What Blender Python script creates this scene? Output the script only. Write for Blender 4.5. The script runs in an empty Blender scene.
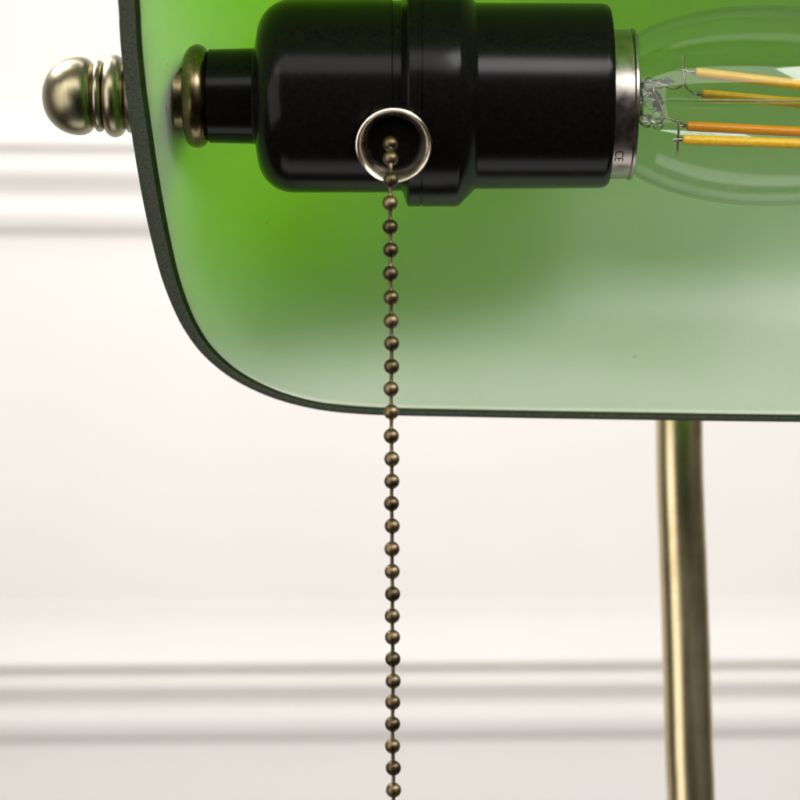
import bpy, bmesh, math, random
from mathutils import Vector, Matrix, noise
random.seed(7)
S = 0.001            # every length below is in millimetres
R = math.radians
sc = bpy.context.scene
COL = sc.collection

# ------------------------------------------------------------------ camera
cam_d = bpy.data.cameras.new("camera"); cam = bpy.data.objects.new("camera", cam_d)
COL.objects.link(cam)
cam.location = (0, -0.5, 0); cam.rotation_euler = (R(90), 0, 0)
cam_d.sensor_width = 36; cam_d.lens = 108.0
cam_d.clip_start = 0.02; cam_d.clip_end = 50
cam_d.dof.use_dof = True; cam_d.dof.focus_distance = 0.492; cam_d.dof.aperture_fstop = 19
sc.camera = cam
sc.render.resolution_x = sc.render.resolution_y = 1024

# ------------------------------------------------------------------ room light and added lamps
w = bpy.data.worlds.new("World"); sc.world = w; w.use_nodes = True
nt = w.node_tree; N = nt.nodes; L = nt.links
bg = N["Background"]
tc = N.new("ShaderNodeTexCoord"); sep = N.new("ShaderNodeSeparateXYZ")
L.new(tc.outputs["Generated"], sep.inputs[0])
rz = N.new("ShaderNodeValToRGB")           # dark brown table below, pale room above
rz.color_ramp.elements[0].position = 0.36; rz.color_ramp.elements[0].color = (0.16, 0.125, 0.09, 1)
rz.color_ramp.elements[1].position = 0.62; rz.color_ramp.elements[1].color = (0.95, 0.93, 0.90, 1)
mz = N.new("ShaderNodeMapRange"); mz.inputs[1].default_value = -1; mz.inputs[2].default_value = 1
L.new(sep.outputs["Z"], mz.inputs[0]); L.new(mz.outputs[0], rz.inputs[0])
ry = N.new("ShaderNodeMapRange")           # the unlit side of the room behind the camera
ry.inputs[1].default_value = -1; ry.inputs[2].default_value = -0.35
ry.inputs[3].default_value = 0.10; ry.inputs[4].default_value = 1.0
L.new(sep.outputs["Y"], ry.inputs[0])
mul = N.new("ShaderNodeMix"); mul.data_type = 'RGBA'; mul.blend_type = 'MULTIPLY'
mul.inputs[0].default_value = 1
L.new(rz.outputs[0], mul.inputs[6]); L.new(ry.outputs[0], mul.inputs[7])
L.new(mul.outputs[2], bg.inputs[0]); bg.inputs[1].default_value = 0.14

def area(name, loc, target, sx, sy, power, col):
    d = bpy.data.lights.new(name, 'AREA'); d.shape = 'RECTANGLE'
    d.size = sx * S; d.size_y = sy * S; d.energy = power; d.color = col
    o = bpy.data.objects.new(name, d); COL.objects.link(o)
    o.location = Vector(loc) * S
    o.rotation_euler = (Vector(target) - Vector(loc)).to_track_quat('-Z', 'Y').to_euler()
    return o
area("left_softbox", (-700, -520, 20), (0, 0, 20), 640, 900, 4.2, (1, 0.975, 0.94))  # unseen area lamp at the left, stretched tall for highlights on the metal
area("back_softbox", (-190, 80, 250), (-5, 50, 90), 130, 130, 1.0, (1, 0.97, 0.93))
area("front_softbox", (390, -300, 345), (60, 20, 20), 600, 150, 4.3, (1, 0.97, 0.975))
area("wide_softbox", (-130, -560, 400), (0, 0, 20), 900, 240, 2.7, (1, 0.98, 0.955))  # added lamp that brightens the lower left inside of the shade
area("low_fill", (50, 150, -600), (0, 450, -50), 700, 300, 1.2, (1, 0.98, 0.96))  # added lamp from below, lifts the lower wall like light off a table
area("wall_fill", (-160, 210, 520), (-60, 450, 0), 500, 120, 1.05, (1, 0.985, 0.965))  # added unseen lamp overhead to brighten the wall

sc.view_settings.view_transform = 'Standard'; sc.view_settings.look = 'None'
sc.view_settings.exposure = 0.0; sc.view_settings.gamma = 1
sc.cycles.max_bounces = 24; sc.cycles.transmission_bounces = 16
sc.cycles.transparent_max_bounces = 24; sc.cycles.diffuse_bounces = 6; sc.cycles.glossy_bounces = 8
sc.cycles.sample_clamp_indirect = 6

# ------------------------------------------------------------------ helpers
AX = 63.3            # height of the socket axis over the camera's height
def X(px): return (px - 400) / 4.8          # socket-plane millimetres
def Lp(px): return px / 4.8

def tag(o, label=None, cat=None, group=None, kind=None):
    if label: o["label"] = label
    if cat: o["category"] = cat
    if group: o["group"] = group
    if kind: o["kind"] = kind
    return o
def empty(name, loc):
    o = bpy.data.objects.new(name, None); COL.objects.link(o)
    o.location = Vector(loc) * S; o.empty_display_size = 0.01
    return o
def link(name, bm, mat, parent=None, smooth=True, sharp=35):
    bmesh.ops.recalc_face_normals(bm, faces=bm.faces)
    me = bpy.data.meshes.new(name); bm.to_mesh(me); bm.free()
    for m in (mat if isinstance(mat, (list, tuple)) else [mat]): me.materials.append(m)
    if smooth:
        me.polygons.foreach_set("use_smooth", [True] * len(me.polygons))
        me.set_sharp_from_angle(angle=R(sharp))
    o = bpy.data.objects.new(name, me); COL.objects.link(o)
    if parent:
        o.parent = parent
        # geometry is written in world millimetres: keep it there
        p = Vector((0, 0, 0)); q = parent
        while q: p += q.location; q = q.parent
        o.location = -p
    return o
def frame_of(d):
    d = d.normalized()
    a = Vector((0, 0, 1)) if abs(d.z) < 0.9 else Vector((0, 1, 0))
    u = d.cross(a).normalized(); return u, d.cross(u).normalized()
def lathe(bm, prof, org, axis, seg=96):
    """prof: (distance along the axis, radius) in mm."""
    axis = Vector(axis).normalized(); u, v = frame_of(axis); org = Vector(org)
    rings = []
    for t, r in prof:
        c = org + axis * t
        if r < 1e-6: rings.append([bm.verts.new(c * S)])
        else: rings.append([bm.verts.new((c + (u * math.cos(a) + v * math.sin(a)) * r) * S)
                            for a in (2 * math.pi * i / seg for i in range(seg))])
    for A, B in zip(rings, rings[1:]):
        for i in range(seg):
            j = (i + 1) % seg
            if len(A) == 1 and len(B) == 1: continue
            if len(A) == 1: bm.faces.new((A[0], B[i], B[j]))
            elif len(B) == 1: bm.faces.new((A[i], A[j], B[0]))
            else: bm.faces.new((A[i], A[j], B[j], B[i]))
def tube(bm, pts, r, seg=24, cap=True):
    pts = [Vector(p) for p in pts]; rings = []; u = None
    for k, p in enumerate(pts):
        d = (pts[min(k + 1, len(pts) - 1)] - pts[max(k - 1, 0)]).normalized()
        if u is None: u, v = frame_of(d)
        else:
            u = (u - d * u.dot(d)).normalized(); v = d.cross(u)
        rr = r[k] if isinstance(r, (list, tuple)) else r
        rings.append([bm.verts.new((p + (u * math.cos(a) + v * math.sin(a)) * rr) * S)
                      for a in (2 * math.pi * i / seg for i in range(seg))])
    for A, B in zip(rings, rings[1:]):
        for i in range(seg):
            j = (i + 1) % seg; bm.faces.new((A[i], A[j], B[j], B[i]))
    if cap: bm.faces.new(rings[0][::-1]); bm.faces.new(rings[-1])
def smooth_path(ctrl, n=12):
    c = [Vector(p) for p in ctrl]; out = []
    for i in range(len(c) - 1):
        p0 = c[max(i - 1, 0)]; p1 = c[i]; p2 = c[i + 1]; p3 = c[min(i + 2, len(c) - 1)]
        for k in range(n):
            t = k / n
            out.append(0.5 * ((2 * p1) + (p2 - p0) * t + (2 * p0 - 5 * p1 + 4 * p2 - p3) * t * t
                              + (3 * p1 - p0 - 3 * p2 + p3) * t ** 3))
    out.append(c[-1]); return out
def arc(cx, cy, r, a0, a1, n=8):
    return [(cx + r * math.cos(R(a0 + (a1 - a0) * i / n)), cy + r * math.sin(R(a0 + (a1 - a0) * i / n)))
            for i in range(n + 1)]

# ------------------------------------------------------------------ materials
def mat(name):
    m = bpy.data.materials.new(name); m.use_nodes = True
    return m, m.node_tree.nodes, m.node_tree.links, m.node_tree.nodes["Principled BSDF"]
def noise_node(N, L, scale, detail=4, rough=0.5, stretch=None):
    t = N.new("ShaderNodeTexCoord"); n = N.new("ShaderNodeTexNoise")
    n.inputs["Scale"].default_value = scale; n.inputs["Detail"].default_value = detail
    n.inputs["Roughness"].default_value = rough
    if stretch:
        mp = N.new("ShaderNodeMapping"); mp.inputs["Scale"].default_value = stretch
        L.new(t.outputs["Object"], mp.inputs[0]); L.new(mp.outputs[0], n.inputs["Vector"])
    else: L.new(t.outputs["Object"], n.inputs["Vector"])
    return n
def ramp(N, L, src, stops):
    r = N.new("ShaderNodeValToRGB"); e = r.color_ramp.elements
    while len(e) < len(stops): e.new(0.5)
    for k, (p, c) in enumerate(stops):
        e[k].position = p; e[k].color = (*c, 1) if len(c) == 3 else c
    L.new(src, r.inputs[0]); return r
def rmap(N, L, src, lo, hi, a=0.3, b=0.7):
    m = N.new("ShaderNodeMapRange"); m.inputs[1].default_value = a; m.inputs[2].default_value = b
    m.inputs[3].default_value = lo; m.inputs[4].default_value = hi
    L.new(src, m.inputs[0]); return m
def bump(N, L, src, dist, strength, B):
    b = N.new("ShaderNodeBump"); b.inputs["Distance"].default_value = dist
    b.inputs["Strength"].default_value = strength
    L.new(src, b.inputs["Height"]); L.new(b.outputs[0], B.inputs["Normal"]); return b
def metal(name, c0, c1, rough, scale=260, bstr=0.15, stretch=None):
    m, N, L, B = mat(name)
    n = noise_node(N, L, scale, 6, 0.6, stretch)
    r = ramp(N, L, n.outputs[0], [(0.35, c0), (0.65, c1)])
    L.new(r.outputs[0], B.inputs["Base Color"]); B.inputs["Metallic"].default_value = 1
    mr = rmap(N, L, n.outputs[0], rough * 0.8, rough * 1.25); L.new(mr.outputs[0], B.inputs["Roughness"])
    if name == 'bead_bronze':
        oi = N.new("ShaderNodeObjectInfo"); v = N.new("ShaderNodeMapRange"); v.inputs[3].default_value = 0.5; v.inputs[4].default_value = 1.2
        L.new(oi.outputs["Random"], v.inputs[0]); q = N.new("ShaderNodeVectorMath"); q.operation = 'SCALE'
        L.new(r.outputs[0], q.inputs[0]); L.new(v.outputs[0], q.inputs[3]); L.new(q.outputs[0], B.inputs["Base Color"])
    if name in ('brushed_brass', 'aged_brass'):      # patchy tarnish
        n3 = noise_node(N, L, 45, 6, 0.65); t3 = ramp(N, L, n3.outputs[0], [(0.48, (1, 1, 1)), (0.72, (0.62, 0.55, 0.42))])
        mx = N.new("ShaderNodeMix"); mx.data_type = 'RGBA'; mx.blend_type = 'MULTIPLY'; mx.inputs[0].default_value = 1
        L.new(r.outputs[0], mx.inputs[6]); L.new(t3.outputs[0], mx.inputs[7]); L.new(mx.outputs[2], B.inputs["Base Color"])
    if bstr: bump(N, L, n.outputs[0], 0.0001, bstr, B)
    return m
M = {}
M['brass'] = metal('aged_brass', (0.25, 0.225, 0.14), (0.42, 0.38, 0.25), 0.33, 140, 0.12)
M['pole'] = metal('brushed_brass', (0.60, 0.50, 0.30), (0.70, 0.60, 0.38), 0.33, 160, 0.06, (1, 1, 0.05))
M['nut'] = metal('dark_brass', (0.12, 0.09, 0.05), (0.24, 0.18, 0.10), 0.26, 200, 0.12)
M['bronze'] = metal('bead_bronze', (0.13, 0.095, 0.05), (0.24, 0.175, 0.10), 0.42, 420, 0.15)
M['guide'] = metal('guide_brass', (0.52, 0.45, 0.36), (0.62, 0.55, 0.45), 0.25, 300, 0.1)
M['collar'] = metal('cap_nickel', (0.30, 0.27, 0.24), (0.42, 0.38, 0.34), 0.3, 300, 0.1)
M['wire'] = metal('support_wire', (0.20, 0.17, 0.13), (0.45, 0.40, 0.32), 0.35, 900, 0.1)

m, N, L, B = mat('black_bakelite'); M['black'] = m
n = noise_node(N, L, 900, 5); B.inputs['Specular IOR Level'].default_value = 0.11
r = ramp(N, L, n.outputs[0], [(0.3, (0.003, 0.003, 0.003)), (0.7, (0.006, 0.005, 0.004))])
L.new(r.outputs[0], B.inputs["Base Color"])
mr = rmap(N, L, n.outputs[0], 0.20, 0.215); L.new(mr.outputs[0], B.inputs["Roughness"])
n4 = noise_node(N, L, 60, 3); bump(N, L, n4.outputs[0], 0.0003, 0.03, B)

m, N, L, B = mat('painted_wall'); M['wall'] = m
n = noise_node(N, L, 9, 4)
r = ramp(N, L, n.outputs[0], [(0.3, (0.835, 0.805, 0.765)), (0.7, (0.865, 0.84, 0.80))])
L.new(r.outputs[0], B.inputs["Base Color"]); B.inputs["Roughness"].default_value = 0.55
n2 = noise_node(N, L, 400, 3); bump(N, L, n2.outputs[0], 0.0003, 0.1, B)

def cased(name, tcol, dcol, kt, coat_rough):
    """glass cased with opal: light passes diffused, the skin stays glossy"""
    m = bpy.data.materials.new(name); m.use_nodes = True
    N = m.node_tree.nodes; L = m.node_tree.links; N.clear()
    out = N.new("ShaderNodeOutputMaterial")
    n = noise_node(N, L, 35, 3)
    tr = N.new("ShaderNodeBsdfTranslucent"); tr.inputs[0].default_value = (*tcol, 1)
    # sparse specks of dust and tiny seeds in the glass
    tcn = N.new("ShaderNodeTexCoord"); vo = N.new("ShaderNodeTexVoronoi"); vo.inputs["Scale"].default_value = 170
    L.new(tcn.outputs["Object"], vo.inputs["Vector"])
    sc_ = N.new("ShaderNodeSeparateColor"); L.new(vo.outputs["Color"], sc_.inputs[0])
    rad = N.new("ShaderNodeMapRange"); rad.inputs[1].default_value = 0.8; rad.inputs[2].default_value = 1.0
    rad.inputs[3].default_value = 0.0; rad.inputs[4].default_value = 0.06; L.new(sc_.outputs[0], rad.inputs[0])
    lt = N.new("ShaderNodeMath"); lt.operation = 'LESS_THAN'; L.new(vo.outputs["Distance"], lt.inputs[0]); L.new(rad.outputs[0], lt.inputs[1])
    spk = N.new("ShaderNodeMix"); spk.data_type = 'RGBA'; spk.inputs[6].default_value = (*tcol, 1); spk.inputs[7].default_value = (0.02, 0.03, 0.01, 1)
    L.new(lt.outputs[0], spk.inputs[0]); L.new(spk.outputs[2], tr.inputs[0])
    df = N.new("ShaderNodeBsdfDiffuse"); df.inputs[0].default_value = (*dcol, 1)
    mx = N.new("ShaderNodeMixShader")
    mr = rmap(N, L, n.outputs[0], kt - 0.02, kt + 0.02); L.new(mr.outputs[0], mx.inputs[0])
    L.new(df.outputs[0], mx.inputs[1]); L.new(tr.outputs[0], mx.inputs[2])
    gl = N.new("ShaderNodeBsdfGlossy"); gl.inputs["Roughness"].default_value = coat_rough
    fr = N.new("ShaderNodeFresnel"); fr.inputs[0].default_value = 1.5
    n2 = noise_node(N, L, 160, 3)
    b = N.new("ShaderNodeBump"); b.inputs["Distance"].default_value = 0.0002; b.inputs["Strength"].default_value = 0.03
    L.new(n2.outputs[0], b.inputs["Height"]); L.new(b.outputs[0], gl.inputs["Normal"]); L.new(b.outputs[0], fr.inputs["Normal"])
    m2 = N.new("ShaderNodeMixShader")
    L.new(fr.outputs[0], m2.inputs[0]); L.new(mx.outputs[0], m2.inputs[1]); L.new(gl.outputs[0], m2.inputs[2])
    L.new(m2.outputs[0], out.inputs[0]); return m
M['opal'] = cased('opal_lining', (0.50, 0.88, 0.004), (0.82, 0.83, 0.81), 0.54, 0.32)
M['border'] = cased('frosted_border', (0.55, 0.80, 0.20), (0.66, 0.68, 0.56), 0.25, 0.3)
M['green'] = cased('green_casing', (0.50, 0.90, 0.02), (0.01, 0.10, 0.02), 0.9, 0.05)

m, N, L, B = mat('ground_rim'); M['rim'] = m       # the rough cut edge of the shade
n = noise_node(N, L, 2600, 5, 0.8)
r = ramp(N, L, n.outputs[0], [(0.42, (0.022, 0.031, 0.014)), (0.60, (0.105, 0.125, 0.070))])
L.new(r.outputs[0], B.inputs["Base Color"]); B.inputs["Roughness"].default_value = 0.42
bump(N, L, n.outputs[0], 0.0005, 0.9, B)
m, N, L, B = mat('clear_green_edge'); M['edge'] = m
n = noise_node(N, L, 300, 3)
r = ramp(N, L, n.outputs[0], [(0.3, (0.012, 0.035, 0.006)), (0.7, (0.02, 0.055, 0.01))])
L.new(r.outputs[0], B.inputs["Base Color"]); B.inputs["Roughness"].default_value = 0.2

def thin_glass(name, tint, ior, rough=0.0):
    m = bpy.data.materials.new(name); m.use_nodes = True
    N = m.node_tree.nodes; L = m.node_tree.links; N.clear()
    out = N.new("ShaderNodeOutputMaterial")
    tr = N.new("ShaderNodeBsdfTransparent"); tr.inputs[0].default_value = (*tint, 1)
    gl = N.new("ShaderNodeBsdfGlossy"); gl.inputs["Roughness"].default_value = rough
    lw = N.new("ShaderNodeLayerWeight"); lw.inputs[0].default_value = 0.5
    pw = N.new("ShaderNodeMath"); pw.operation = 'POWER'; pw.inputs[1].default_value = 4.0
    fr = N.new("ShaderNodeMath"); fr.operation = 'MULTIPLY_ADD'; fr.inputs[1].default_value = 0.7; fr.inputs[2].default_value = 0.022
    L.new(lw.outputs["Facing"], pw.inputs[0]); L.new(pw.outputs[0], fr.inputs[0])
    n2 = noise_node(N, L, 90, 2)
    b = N.new("ShaderNodeBump"); b.inputs["Distance"].default_value = 0.0004; b.inputs["Strength"].default_value = 0.12
    L.new(n2.outputs[0], b.inputs["Height"]); L.new(b.outputs[0], gl.inputs["Normal"])
    mx = N.new("ShaderNodeMixShader")
    L.new(fr.outputs[0], mx.inputs[0]); L.new(tr.outputs[0], mx.inputs[1]); L.new(gl.outputs[0], mx.inputs[2])
    L.new(mx.outputs[0], out.inputs[0]); return m
M['bulb'] = thin_glass('bulb_glass', (0.97, 0.975, 0.97), 1.45, 0.01)
m, N, L, B = mat('stem_glass'); M['stem'] = m
n = noise_node(N, L, 300, 3); B.inputs["Base Color"].default_value = (0.92, 0.96, 0.93, 1)
B.inputs["Transmission Weight"].default_value = 1; B.inputs["IOR"].default_value = 1.5
mr = rmap(N, L, n.outputs[0], 0.02, 0.12); L.new(mr.outputs[0], B.inputs["Roughness"])
bump(N, L, n.outputs[0], 0.0008, 0.3, B)
def phosphor(name, c0, c1):
    m, N, L, B = mat(name)
    n = noise_node(N, L, 900, 5, 0.7)
    r = ramp(N, L, n.outputs[0], [(0.3, c0), (0.7, c1)])
    L.new(r.outputs[0], B.inputs["Base Color"]); B.inputs["Roughness"].default_value = 0.35
    bump(N, L, n.outputs[0], 0.0003, 0.45, B)
    return m
M['amber'] = phosphor('amber_phosphor', (0.78, 0.40, 0.012), (0.95, 0.60, 0.04))
M['orange'] = phosphor('orange_phosphor', (0.74, 0.27, 0.01), (0.82, 0.34, 0.015))
m, N, L, B = mat('black_print'); M['ink'] = m
n = noise_node(N, L, 500, 2)
r = ramp(N, L, n.outputs[0], [(0.3, (0.02, 0.02, 0.02)), (0.7, (0.04, 0.035, 0.03))]); L.new(r.outputs[0], B.inputs["Base Color"])

# ------------------------------------------------------------------ the wall with its mouldings
WY = 450.0
def wz(py): return (400 - py) / 2.526        # height on the wall
wall = empty('wall', (0, WY, 0)); wall.rotation_euler.z = 0
def wall_mesh(bm, prof, x0=-900, x1=1000, n=40):
    rows = []
    for z, d in prof:
        rows.append([bm.verts.new(((x0 + (x1 - x0) * i / n) * S, (WY - d) * S + 0, z * S)) for i in range(n + 1)])
    for A, B_ in zip(rows, rows[1:]):
        for i in range(n): bm.faces.new((A[i], A[i + 1], B_[i + 1], B_[i]))
bm = bmesh.new(); wall_mesh(bm, [(-500, 0), (-250, 0), (0, 0), (250, 0), (700, 0)])
panel = link('panel', bm, M['wall'], wall)
def moulding_profile(top, dark1, dark2, dark3):
    """(height, proud of the wall): a long cove, two beads, a quirk between each"""
    t, a, b, c = wz(top), wz(dark1), wz(dark2), wz(dark3)
    p = [(t + 1, -1)]
    for i in range(13):                       # broad cove that leans out and catches the light
        s = i / 12; p.append((t + (a + 1.0 - t) * s, 9.5 * s ** 2.2))
    p += [(a + 0.6, 9.6), (a + 0.2, 4.6), (a - 2.4, 4.0)]
    def bead(z0, z1, d0, dep):
        return [(z0 + (z1 - z0) * i / 10, d0 + dep * math.sin(math.pi * i / 10) ** 0.8) for i in range(11)]
    p += bead(a - 2.6, b + 1.8, 4.2, 4.4)
    p += [(b + 1.0, 3.6), (b - 1.2, 3.3)]
    p += bead(b - 1.6, c + 0.9, 2.6, 3.2)
    p += [(c + 0.9, 1.2), (c + 0.4, 0.6), (c - 0.4, 0.5), (c - 0.6, -1)]
    return p
for args in ((600, 663, 697, 738), (85, 151, 194, 236)):
    bm = bmesh.new(); wall_mesh(bm, moulding_profile(*args)); link('moulding', bm, M['wall'], wall, sharp=60)
wall.rotation_euler.z = R(3.6)
tag(wall, 'cream painted wall with two horizontal ribbed mouldings, out of focus behind the lamp', 'wall', kind='structure')

# ------------------------------------------------------------------ the lamp
lamp = empty('desk_lamp', (69.5, 90, -260))
tag(lamp, "brass desk lamp with a green glass shade, black pull chain socket and curved pole", 'desk lamp')

# shade: u along the lamp, v up the plane of the opening, w into the shade
T = R(40); UC = 56.0; VC = 12.0
PO = Vector((0, -25, AX)); PV = Vector((0, -math.sin(T), math.cos(T))); PW = Vector((0, math.cos(T), math.sin(T)))
def rim_pt(th):
    c, s = math.cos(th), math.sin(th); n = 2.65
    a = abs(c) ** (2 / n) * (1 if c > 0 else -1); b = abs(s) ** (2 / n) * (1 if s > 0 else -1)
    u = a * 51.5 + (59 if c > 0 else -59)
    v = b * (99 if s < 0 else 64)
    return u, v
LOWER = [(-110.7, -5.1), (-110.5, -15.7), (-109.8, -29.1), (-108.9, -41.6), (-107.7, -52.7), (-106.3, -62.0),
         (-104.4, -70.0), (-102.2, -76.4), (-98.9, -82.7), (-93.9, -88.6), (-88.0, -93.0), (-81.5, -96.2), (-73.5, -98.5), (-64.8, -99.5),
         (-56.0, -99.8), (-40, -99.9), (-20, -100), (0, -100)]
def rim_outline():
    pts = []; K = 60
    for q in (0, 1):
        for i in range(K): pts.append(rim_pt(math.pi / 2 * (q + (i + 0.5) / K)))
        if q == 0:
            u0, v0 = pts[-1]
            for i in range(1, 24): pts.append((u0 - 2 * u0 * i / 24, v0))
    low = smooth_path([Vector((-110.6, 1.0, 0))] + [Vector((a, b, 0)) for a, b in LOWER], 7)
    left = [(p.x, p.y) for p in low]
    pts += left + [(-a, b) for a, b in left[-2::-1]]
    return pts
RIM = rim_outline()
def shade_pt(u, v, inset, g, f, H):
    """scale the outline by f at depth H*g, then move inwards by inset"""
    uu, vv = u * f, v * f
    low = max(0.0, -vv / 99)
    return PO + Vector((UC + uu, 0, 0)) + PV * (VC + vv - 0.019 * (UC + uu) * low + 0.6 * low) + PW * (H * g)
def thick(u, v):
    if v > -30: return 4.2
    s = max(0.0, min(1.0, (-v - 30) / 69.5)); c = max(0.0, (abs(u) - 56) / 55)
    return 2.0 + 2.2 * (1 - s ** 2.2) * c + 0.5 * c * (1 - c)
NPH = 44; NEXP = 1.9
def shade_mesh():
    bm = bmesh.new(); n = len(RIM)
    # outward normals of the outline
    nr = []
    for i in range(n):
        a = Vector(RIM[i - 1]); b = Vector(RIM[(i + 1) % n]); d = (b - a).normalized(); nr.append(Vector((d.y, -d.x)))
    def ring(off, g, f, H):
        r = []
        for i, (u, v) in enumerate(RIM):
            o = off(u, v); r.append(bm.verts.new(shade_pt(u - nr[i].x * o, v - nr[i].y * o, 0, g, f, H) * S))
        return r
    outer = []; inner = []
    for k in range(NPH):
        ph = math.pi / 2 * (k / NPH)
        f = math.cos(ph) ** (2 / NEXP); g = math.sin(ph) ** (2 / NEXP)
        outer.append(ring(lambda u, v: 0, g, f, 72))
        inner.append(ring(lambda u, v: thick(u, v), g + (0.006 if k == 0 else 0), f, 69.0))
    bord = ring(lambda u, v: thick(u, v) + 0.1, 0.020, 1.0, 69.0)
    cham = ring(lambda u, v: thick(u, v) * 0.76, 0.0, 1.0, 72)
    lip = ring(lambda u, v: thick(u, v) * 0.10, -0.002, 1.0, 72)
    def strip(A, B, mi):
        for i in range(n):
            j = (i + 1) % n; fc = bm.faces.new((A[i], A[j], B[j], B[i])); fc.material_index = mi
    for A, B in zip(outer, outer[1:]): strip(A, B, 0)
    strip(inner[0], bord, 4); strip(bord, inner[1], 1)
    for A, B in zip(inner[1:], inner[2:]): strip(A, B, 1)
    ca = bm.verts.new(shade_pt(0, 0, 0, 1, 1, 72) * S); cb = bm.verts.new(shade_pt(0, 0, 0, 1, 1, 69) * S)
    for i in range(n):
        j = (i + 1) % n
        bm.faces.new((outer[-1][i], outer[-1][j], ca)).material_index = 0
        bm.faces.new((inner[-1][i], inner[-1][j], cb)).material_index = 1
    strip(outer[0], lip, 2); strip(lip, cham, 2); strip(cham, inner[0], 3)
    return bm
shade = link('lamp_shade', shade_mesh(), [M['green'], M['opal'], M['rim'], M['edge'], M['border']], lamp, sharp=50)

# socket (black, on the axis)
def P(lst): return [(X(x), Lp(r)) for x, r in lst]
sock = []
sock += [(208, 0), (208, 44), (210, 46.5), (254, 47.5), (256, 49)]
sock += [(257, 58), (258, 64)] + [(293 - 35 * math.cos(R(a)), 61 + 35 * math.sin(R(a))) for a in range(10, 91, 8)]
sock += [(392, 96), (393, 94.2), (401, 94.2), (403, 96), (407, 108.5), (409, 110), (420.2, 110), (420.6, 108.6),
         (421.6, 108.6), (422, 110), (456, 110), (459, 108.8), (472, 96), (474, 93.4), (476, 92.4), (600, 91.6), (605, 90.6),
         (608, 88), (608.5, 84), (606, 78), (560, 76), (560, 0)]
bm = bmesh.new(); lathe(bm, P(sock), (0, 0, AX), (1, 0, 0), 128)
socket = link('lamp_socket', bm, M['black'], lamp, sharp=32)
# moulded boss that holds the chain guide
tilt = R(18); gd = Vector((0, -math.cos(tilt), -math.sin(tilt)))
GO = Vector((-1.25, -25.6, 50.3))
bm = bmesh.new(); lathe(bm, [(-16, 7.9), (-4.2, 7.9), (-3.6, 7.4), (-3.6, 0)], GO, gd, 6)
link('guide_boss', bm, M['black'], socket, smooth=False)
gp = [(-9, 0), (-9, 5.5), (-6, 5.3), (-3.4, 5.2), (-1.7, 5.7), (-0.4, 6.5), (0.1, 6.9), (0.35, 7.25), (0.2, 7.5), (-0.3, 7.55), (-1.4, 7.0), (-3, 6.4), (-8.5, 6.1)]
bm = bmesh.new(); lathe(bm, gp, GO, gd, 72); link('chain_guide', bm, M['guide'], socket, sharp=50)

bm = bmesh.new(); lathe(bm, [(-8.6, 0), (-8.6, 5.0), (-3.8, 5.0), (-3.9, 5.6)], GO, gd, 48)
link('throat_shade_liner', bm, M['black'], socket)  # black liner added to darken the inside of the guide, shade as colour
# nut inside, finial outside; the same hardware closes the far end
def both(name, prof, material):
    for side in (0, 1):
        bm = bmesh.new()
        if side == 0: lathe(bm, P(prof), (0, 0, AX), (1, 0, 0), 96)
        else: lathe(bm, [(2 * UC - t, r) for t, r in P(prof)], (0, 0, AX), (1, 0, 0), 96)
        link(name, bm, material, lamp, sharp=60)
both('locknut', [(176, 0), (176, 34), (184, 34), (186, 44)] + [(197 - 11 * math.cos(R(a)), 42 + 9.5 * math.sin(R(a))) for a in range(20, 161, 14)] + [(209, 42), (209, 0)], M['nut'])
fin = [(43, 0)] + [(80 - 37.5 * math.cos(R(a)), 39 * math.sin(R(a)) ** 0.94) for a in range(8, 91, 6)]
fin += [(80 - 13.6 * math.cos(R(a)), 29 + 10 * math.sin(R(a))) for a in range(94, 173, 8)]
fin += [(94, 30.2), (94.5, 29.8), (95, 30.6)] + [(99.5 - 4.6 * math.cos(R(a)), 30.5 + 5.2 * math.sin(R(a))) for a in range(20, 161, 14)]
fin += [(104.5, 30.5)] + [(115 - 10.5 * math.cos(R(a)), 30.5 + 10.5 * math.sin(R(a))) for a in range(14, 167, 12)]
fin += [(126, 32), (128, 36), (140, 40), (170, 40), (170, 0)]
both('finial', fin, M['brass'])

# pole behind the shade
ctrl = [(69.8, 90, -262), (70.2, 90, -200), (71.5, 90, -110), (71.0, 90, -85), (70.3, 90, -60), (69.4, 90, -35), (68.8, 90, -19), (68.6, 90, -3),
        (68.5, 90, 30), (67, 91, 80), (63, 88, 125), (59, 72, 147), (56, 50, 145), (56, 34, 134)]
pp = smooth_path(ctrl, 10)
bm = bmesh.new(); tube(bm, pp, [5.75 + 0.15 * max(0, min(1, -p.z / 90)) for p in pp], 48)
link('pole', bm, M['pole'], lamp)
bm = bmesh.new(); lathe(bm, [(-12, 0), (-12, 8), (-10, 9.5), (-2, 9.5), (2, 7.5), (4, 0)], (56, 30, 131), (0, -0.6, -0.8), 48)
link('pole_clamp', bm, M['pole'], lamp)

# ------------------------------------------------------------------ bulb
BX = 605; BCY = -0.9
bt = R(0.6); bax = Vector((math.cos(bt), 0.0, -math.sin(bt)))
BO = Vector((X(605), 0, AX - 1.7))
def bp(px, dy, dz):                      # a point in the bulb: px along, mm to the back, mm up
    zz = bax.cross(Vector((0, -1, 0))).normalized()
    if zz.z < 0: zz = -zz
    return BO + bax * Lp(px - 605) + Vector((0, 1, 0)) * dy + zz * dz
def bprof(lst): return [(Lp(x - 605), Lp(r)) for x, r in lst]
bulb = empty('light_bulb', tuple(BO))
tag(bulb, 'clear glass globe filament bulb, unlit, screwed into the black socket under the green shade', 'light bulb')
bm = bmesh.new()
lathe(bm, bprof([(566, 0), (567, 66), (602, 66.5), (603, 74), (628, 74), (629.5, 75.6), (632, 75.2), (632.6, 73), (631, 66), (620, 60)]), BO, bax, 96)
cap = link('screw_cap', bm, M['collar'], bulb)
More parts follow.
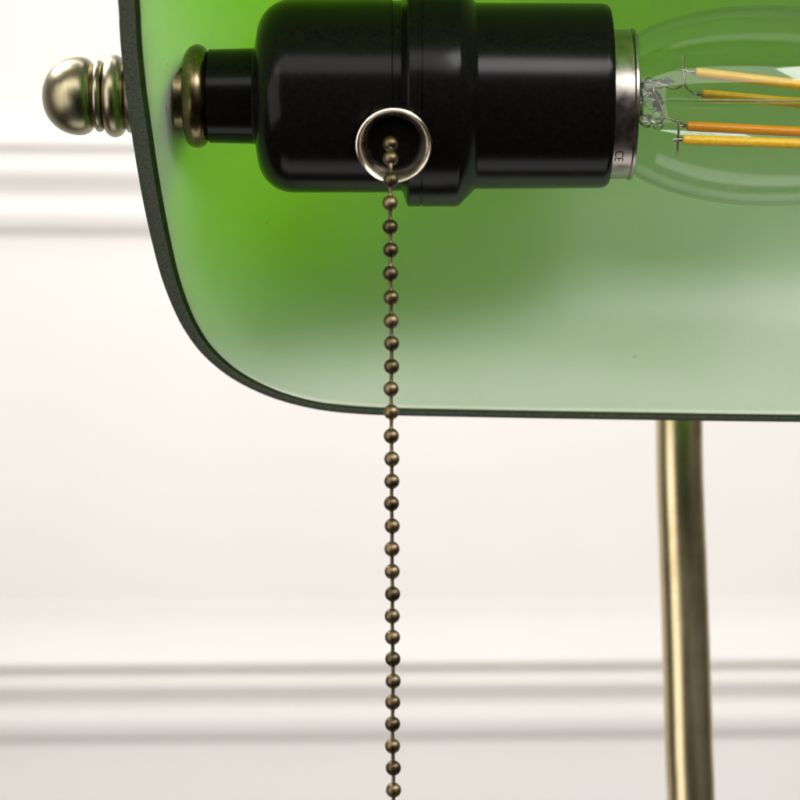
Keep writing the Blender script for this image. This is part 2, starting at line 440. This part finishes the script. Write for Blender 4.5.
outer = [(624, 60), (629, 66), (634, 70.0), (640, 73.2), (650, 78.2), (662, 83.0), (676, 87.6), (692, 91.8), (710, 95.2), (730, 97.8), (752, 99.0), (775, 99.2), (798, 98.0), (822, 94.5), (844, 88), (864, 78), (882, 62), (894, 42), (899, 20), (900, 0)]
bm = bmesh.new()
inn = [(x - (0.6 if x < 780 else 3.0), max(0, r - 2.6)) for x, r in outer]; inn[-1] = (897, 0)
op = [Vector((a, b, 0)) for a, b in outer]; op = smooth_path(op, 4); ip = smooth_path([Vector((a, b, 0)) for a, b in inn], 4)
lathe(bm, [(Lp(p.x - 605), Lp(max(0, p.y))) for p in op], BO, bax, 128)
lathe(bm, [(Lp(p.x - 605), Lp(max(0, p.y))) for p in ip], BO, bax, 128)
link('glass_globe', bm, M['bulb'], bulb, sharp=80)
# glass stem with its pinch, and the evacuation tube through the middle
bm = bmesh.new()
lathe(bm, bprof([(612, 0), (612, 30), (630, 24), (642, 19), (650, 17), (656, 13), (661, 8), (664, 0)]), bp(605, 0, 0.4), bax, 40)
for v_ in bm.verts:
    p = v_.co / S; q = p - bp(605, 0, 0.4); 
    t = q.dot(bax)
    if t > 7: v_.co.y = v_.co.y * 0.45
link('glass_stem', bm, M['stem'], bulb)
bm = bmesh.new()
tube(bm, smooth_path([bp(656, 0, 0), bp(668, 0, 1.0), bp(680, 0, 1.0), bp(760, 0, 0.9), bp(838, 0, 0.8)], 6), 0.5, 16)
link('stem_rod', bm, M['stem'], bulb)
# four filament sticks: (start px, height mm, depth mm, material)
FIL = [(693, 6.3, 3.0, -4.2, 'amber'), (704, 2.8, 0.3, 3.8, 'amber'), (689, -3.9, -5.2, 3.9, 'orange'), (681, -7.6, -8.3, -3.6, 'amber')]
for sx, h, h1, dpt, mk in FIL:
    bm = bmesh.new(); ln = 148; sp = 0.985
    pts = [bp(sx + ln * i / 14, dpt * (1 - 0.1 * i / 14), h + (h1 - h) * i / 14) for i in [0, .12, 1, 2, 3, 4, 5, 6, 7, 8, 9, 10, 11, 12, 13, 13.9, 14]]
    tube(bm, pts, [0.8, 1.02] + [1.06] * 13 + [1.02, 0.8], 16)
    f = link('filament', bm, M[mk], bulb)
    if mk == 'orange': f['label'] = 'darker orange filament'
    bm = bmesh.new()
    tube(bm, [bp(sx - 9, dpt, h), bp(sx - 4, dpt, h + .05), bp(sx + 3, dpt, h)], 0.28, 10)
    lathe(bm, [(-0.4, 0), (-0.3, 0.5), (0.3, 0.55), (0.5, 0)], bp(sx - 3, dpt, h), bax, 12)
    link('filament_lead', bm, M['collar'], f)
# bent support wires
WR = [
    ([bp(632, -1, 3.1), bp(645, -2.5, 3.8), bp(655, -3.0, 3.6), bp(668, -3.6, 2.6), bp(675, -4, 2.5), bp(680, -4.2, 3.3), bp(682, -4.2, 4.3), bp(680, -4.2, 6.4), bp(680, -4.2, 9.2)], 0.24),
    ([bp(675, -4.2, 6.4), bp(680, -4.2, 6.2), bp(685, -4.2, 6.0)], 0.26),
    ([bp(682, -4.0, 4.2), bp(686, 0, 3.2), bp(696, 3.8, 2.4)], 0.2),
    ([bp(634, 1, 1.5), bp(642, 1, 3.4), bp(650, 0.5, 4.6), bp(660, 0, 4.3), bp(668, -2, 4.3), bp(672, -3, 3.9)], 0.26),
    ([bp(640, -1, 3.9), bp(648, -1, 4.6), bp(656, -1.5, 4.2), bp(664, -2, 4.7), bp(671, -2.5, 4.5)], 0.35),
    ([bp(655, -1, 4.2), bp(652, -2, 2.5), bp(656, -2, 0.5), bp(661, -2, -1.5), bp(663, -2, -3.4)], 0.28),
    ([bp(640, -2, -4.6), bp(650, -2, -4.2), bp(658, -2, -4.9), bp(664, -3, -3.6), bp(674, -3.5, -4.2), bp(677, -3.6, -4.6), bp(676.5, -3.6, -8.0), bp(676, -3.6, -11.4)], 0.24),
    ([bp(671, -3.6, -8.2), bp(676, -3.6, -8.3), bp(683, -3.6, -8.3)], 0.24),
    ([bp(677, -3.6, -4.4), bp(682, 1, -4.2), bp(690, 3.9, -4.4)], 0.2),
]
for c, rr in WR:
    bm = bmesh.new(); tube(bm, smooth_path([p + Vector((0, 0, 0.5)) for p in c], 5), rr, 10); link('support_wire', bm, M['wire'], bulb)
# small glass beads where the wires are fused
for (a, b, c, rr) in ((648, -2, 4.5, 0.9), (656, -2, 4.0, 1.0), (664, -2.5, 4.6, 0.8), (650, -1.5, 0.4, 1.5), (643, -1.5, 1.8, 1.6), (656, -2, -2.6, 0.9), (645, -2, -4.0, 1.0), (657, -2.2, -4.7, 0.8)):
    bm = bmesh.new(); o = bp(a, b, c)
    lathe(bm, [(-rr * math.cos(R(t)) * 1.4, rr * math.sin(R(t))) for t in range(0, 181, 20)], o, (1, 0, random.uniform(-.6, .6)), 14)
    link('glass_fusing', bm, M['stem'], bulb)
# printed mark on the cap
fc = bpy.data.curves.new('printed_mark', 'FONT'); fc.body = 'CE'; fc.size = 2.6 * S; fc.align_x = 'CENTER'; fc.align_y = 'CENTER'
fo = bpy.data.objects.new('tmp', fc); COL.objects.link(fo)
dg = bpy.context.evaluated_depsgraph_get(); me = bpy.data.meshes.new_from_object(fo.evaluated_get(dg)); bpy.data.objects.remove(fo)
bm = bmesh.new(); bm.from_mesh(me); bpy.data.meshes.remove(me)
bmesh.ops.subdivide_edges(bm, edges=bm.edges, cuts=1)
rc = Lp(74) + 0.04
for v_ in bm.verts:                        # text x runs round the cap, text y along it
    a = R(-50) - v_.co.x / S / rc; t = Lp(615 - 605) - v_.co.y / S * -1
    v_.co = bp(605 + t * 4.8, -rc * math.cos(a), rc * math.sin(a)) * S
link('printed_mark', bm, M['ink'], cap, smooth=False)

# ------------------------------------------------------------------ pull chain
chain = empty('pull_chain', (-1.7, -33.4, 45))
tag(chain, 'antique bronze ball pull chain hanging from the brass guide on the black socket', 'pull chain')
ys = [203, 227, 250, 273.5, 297.5, 321, 343.5, 366.5, 389, 412, 436, 459, 481.3, 503.5, 526, 549, 571.5, 594, 616, 637.3, 659, 681, 702.3, 724, 746, 768, 790]
CY = -33.4; sc5 = 4.8 * 500 / (500 + CY)
def cz(py): return (400 - py) / sc5
beads = [(-1.9, -28.0, 50.4), (-1.85, -31.2, 47.2)]
beads.append((-1.8, CY, cz(180)))
for y in ys:
    beads.append((-1.85 + 0.0009 * (y - 203) + random.uniform(-.09, .09), CY + random.uniform(-.08, .08), cz(y)))
for k in range(1, 7): beads.append((-1.3, CY, cz(790 + 21.8 * k)))
def bead_mesh():
    bm = bmesh.new(); r = 1.5
    pr = [(-r * math.cos(R(t)), r * math.sin(R(t))) for t in range(0, 181, 9)]
    lathe(bm, pr, (0, 0, 0), (0, 0, 1), 32); return bm
b0 = link('bead', bead_mesh(), M['bronze'], chain); base = -(chain.location)
for i, p in enumerate(beads):
    o = b0 if i == 0 else b0.copy()
    if i: COL.objects.link(o); o.parent = chain
    o.location = Vector(p) * S + base
    o.rotation_euler = (random.uniform(-.15, .15), random.uniform(-.15, .15), random.uniform(0, 6))
bm = bmesh.new()
lathe(bm, [(-1.1, 0), (-1.1, 0.5), (-0.5, 0.36), (0.5, 0.36), (1.1, 0.5), (1.1, 0)], (0, 0, 0), (0, 0, 1), 14)
k0 = link('chain_link', bm, M['bronze'], chain)
first = True
for p, q in zip(beads, beads[1:]):
    a, b = Vector(p), Vector(q); o = k0 if first else k0.copy()
    if not first: COL.objects.link(o); o.parent = chain
    first = False
    o.location = (a + b) / 2 * S + base
    o.rotation_euler = (b - a).to_track_quat('Z', 'Y').to_euler()
bm = bmesh.new()
zb = beads[-1][2]
lathe(bm, [(0, 0), (0, 1.6), (-2, 2.4), (-8, 3.4), (-10, 4.6), (-11, 4.6), (-11, 0)], (-1.3, CY, zb - 1.2), (0, 0, 1), 40)
link('bell_end', bm, M['bronze'], chain)
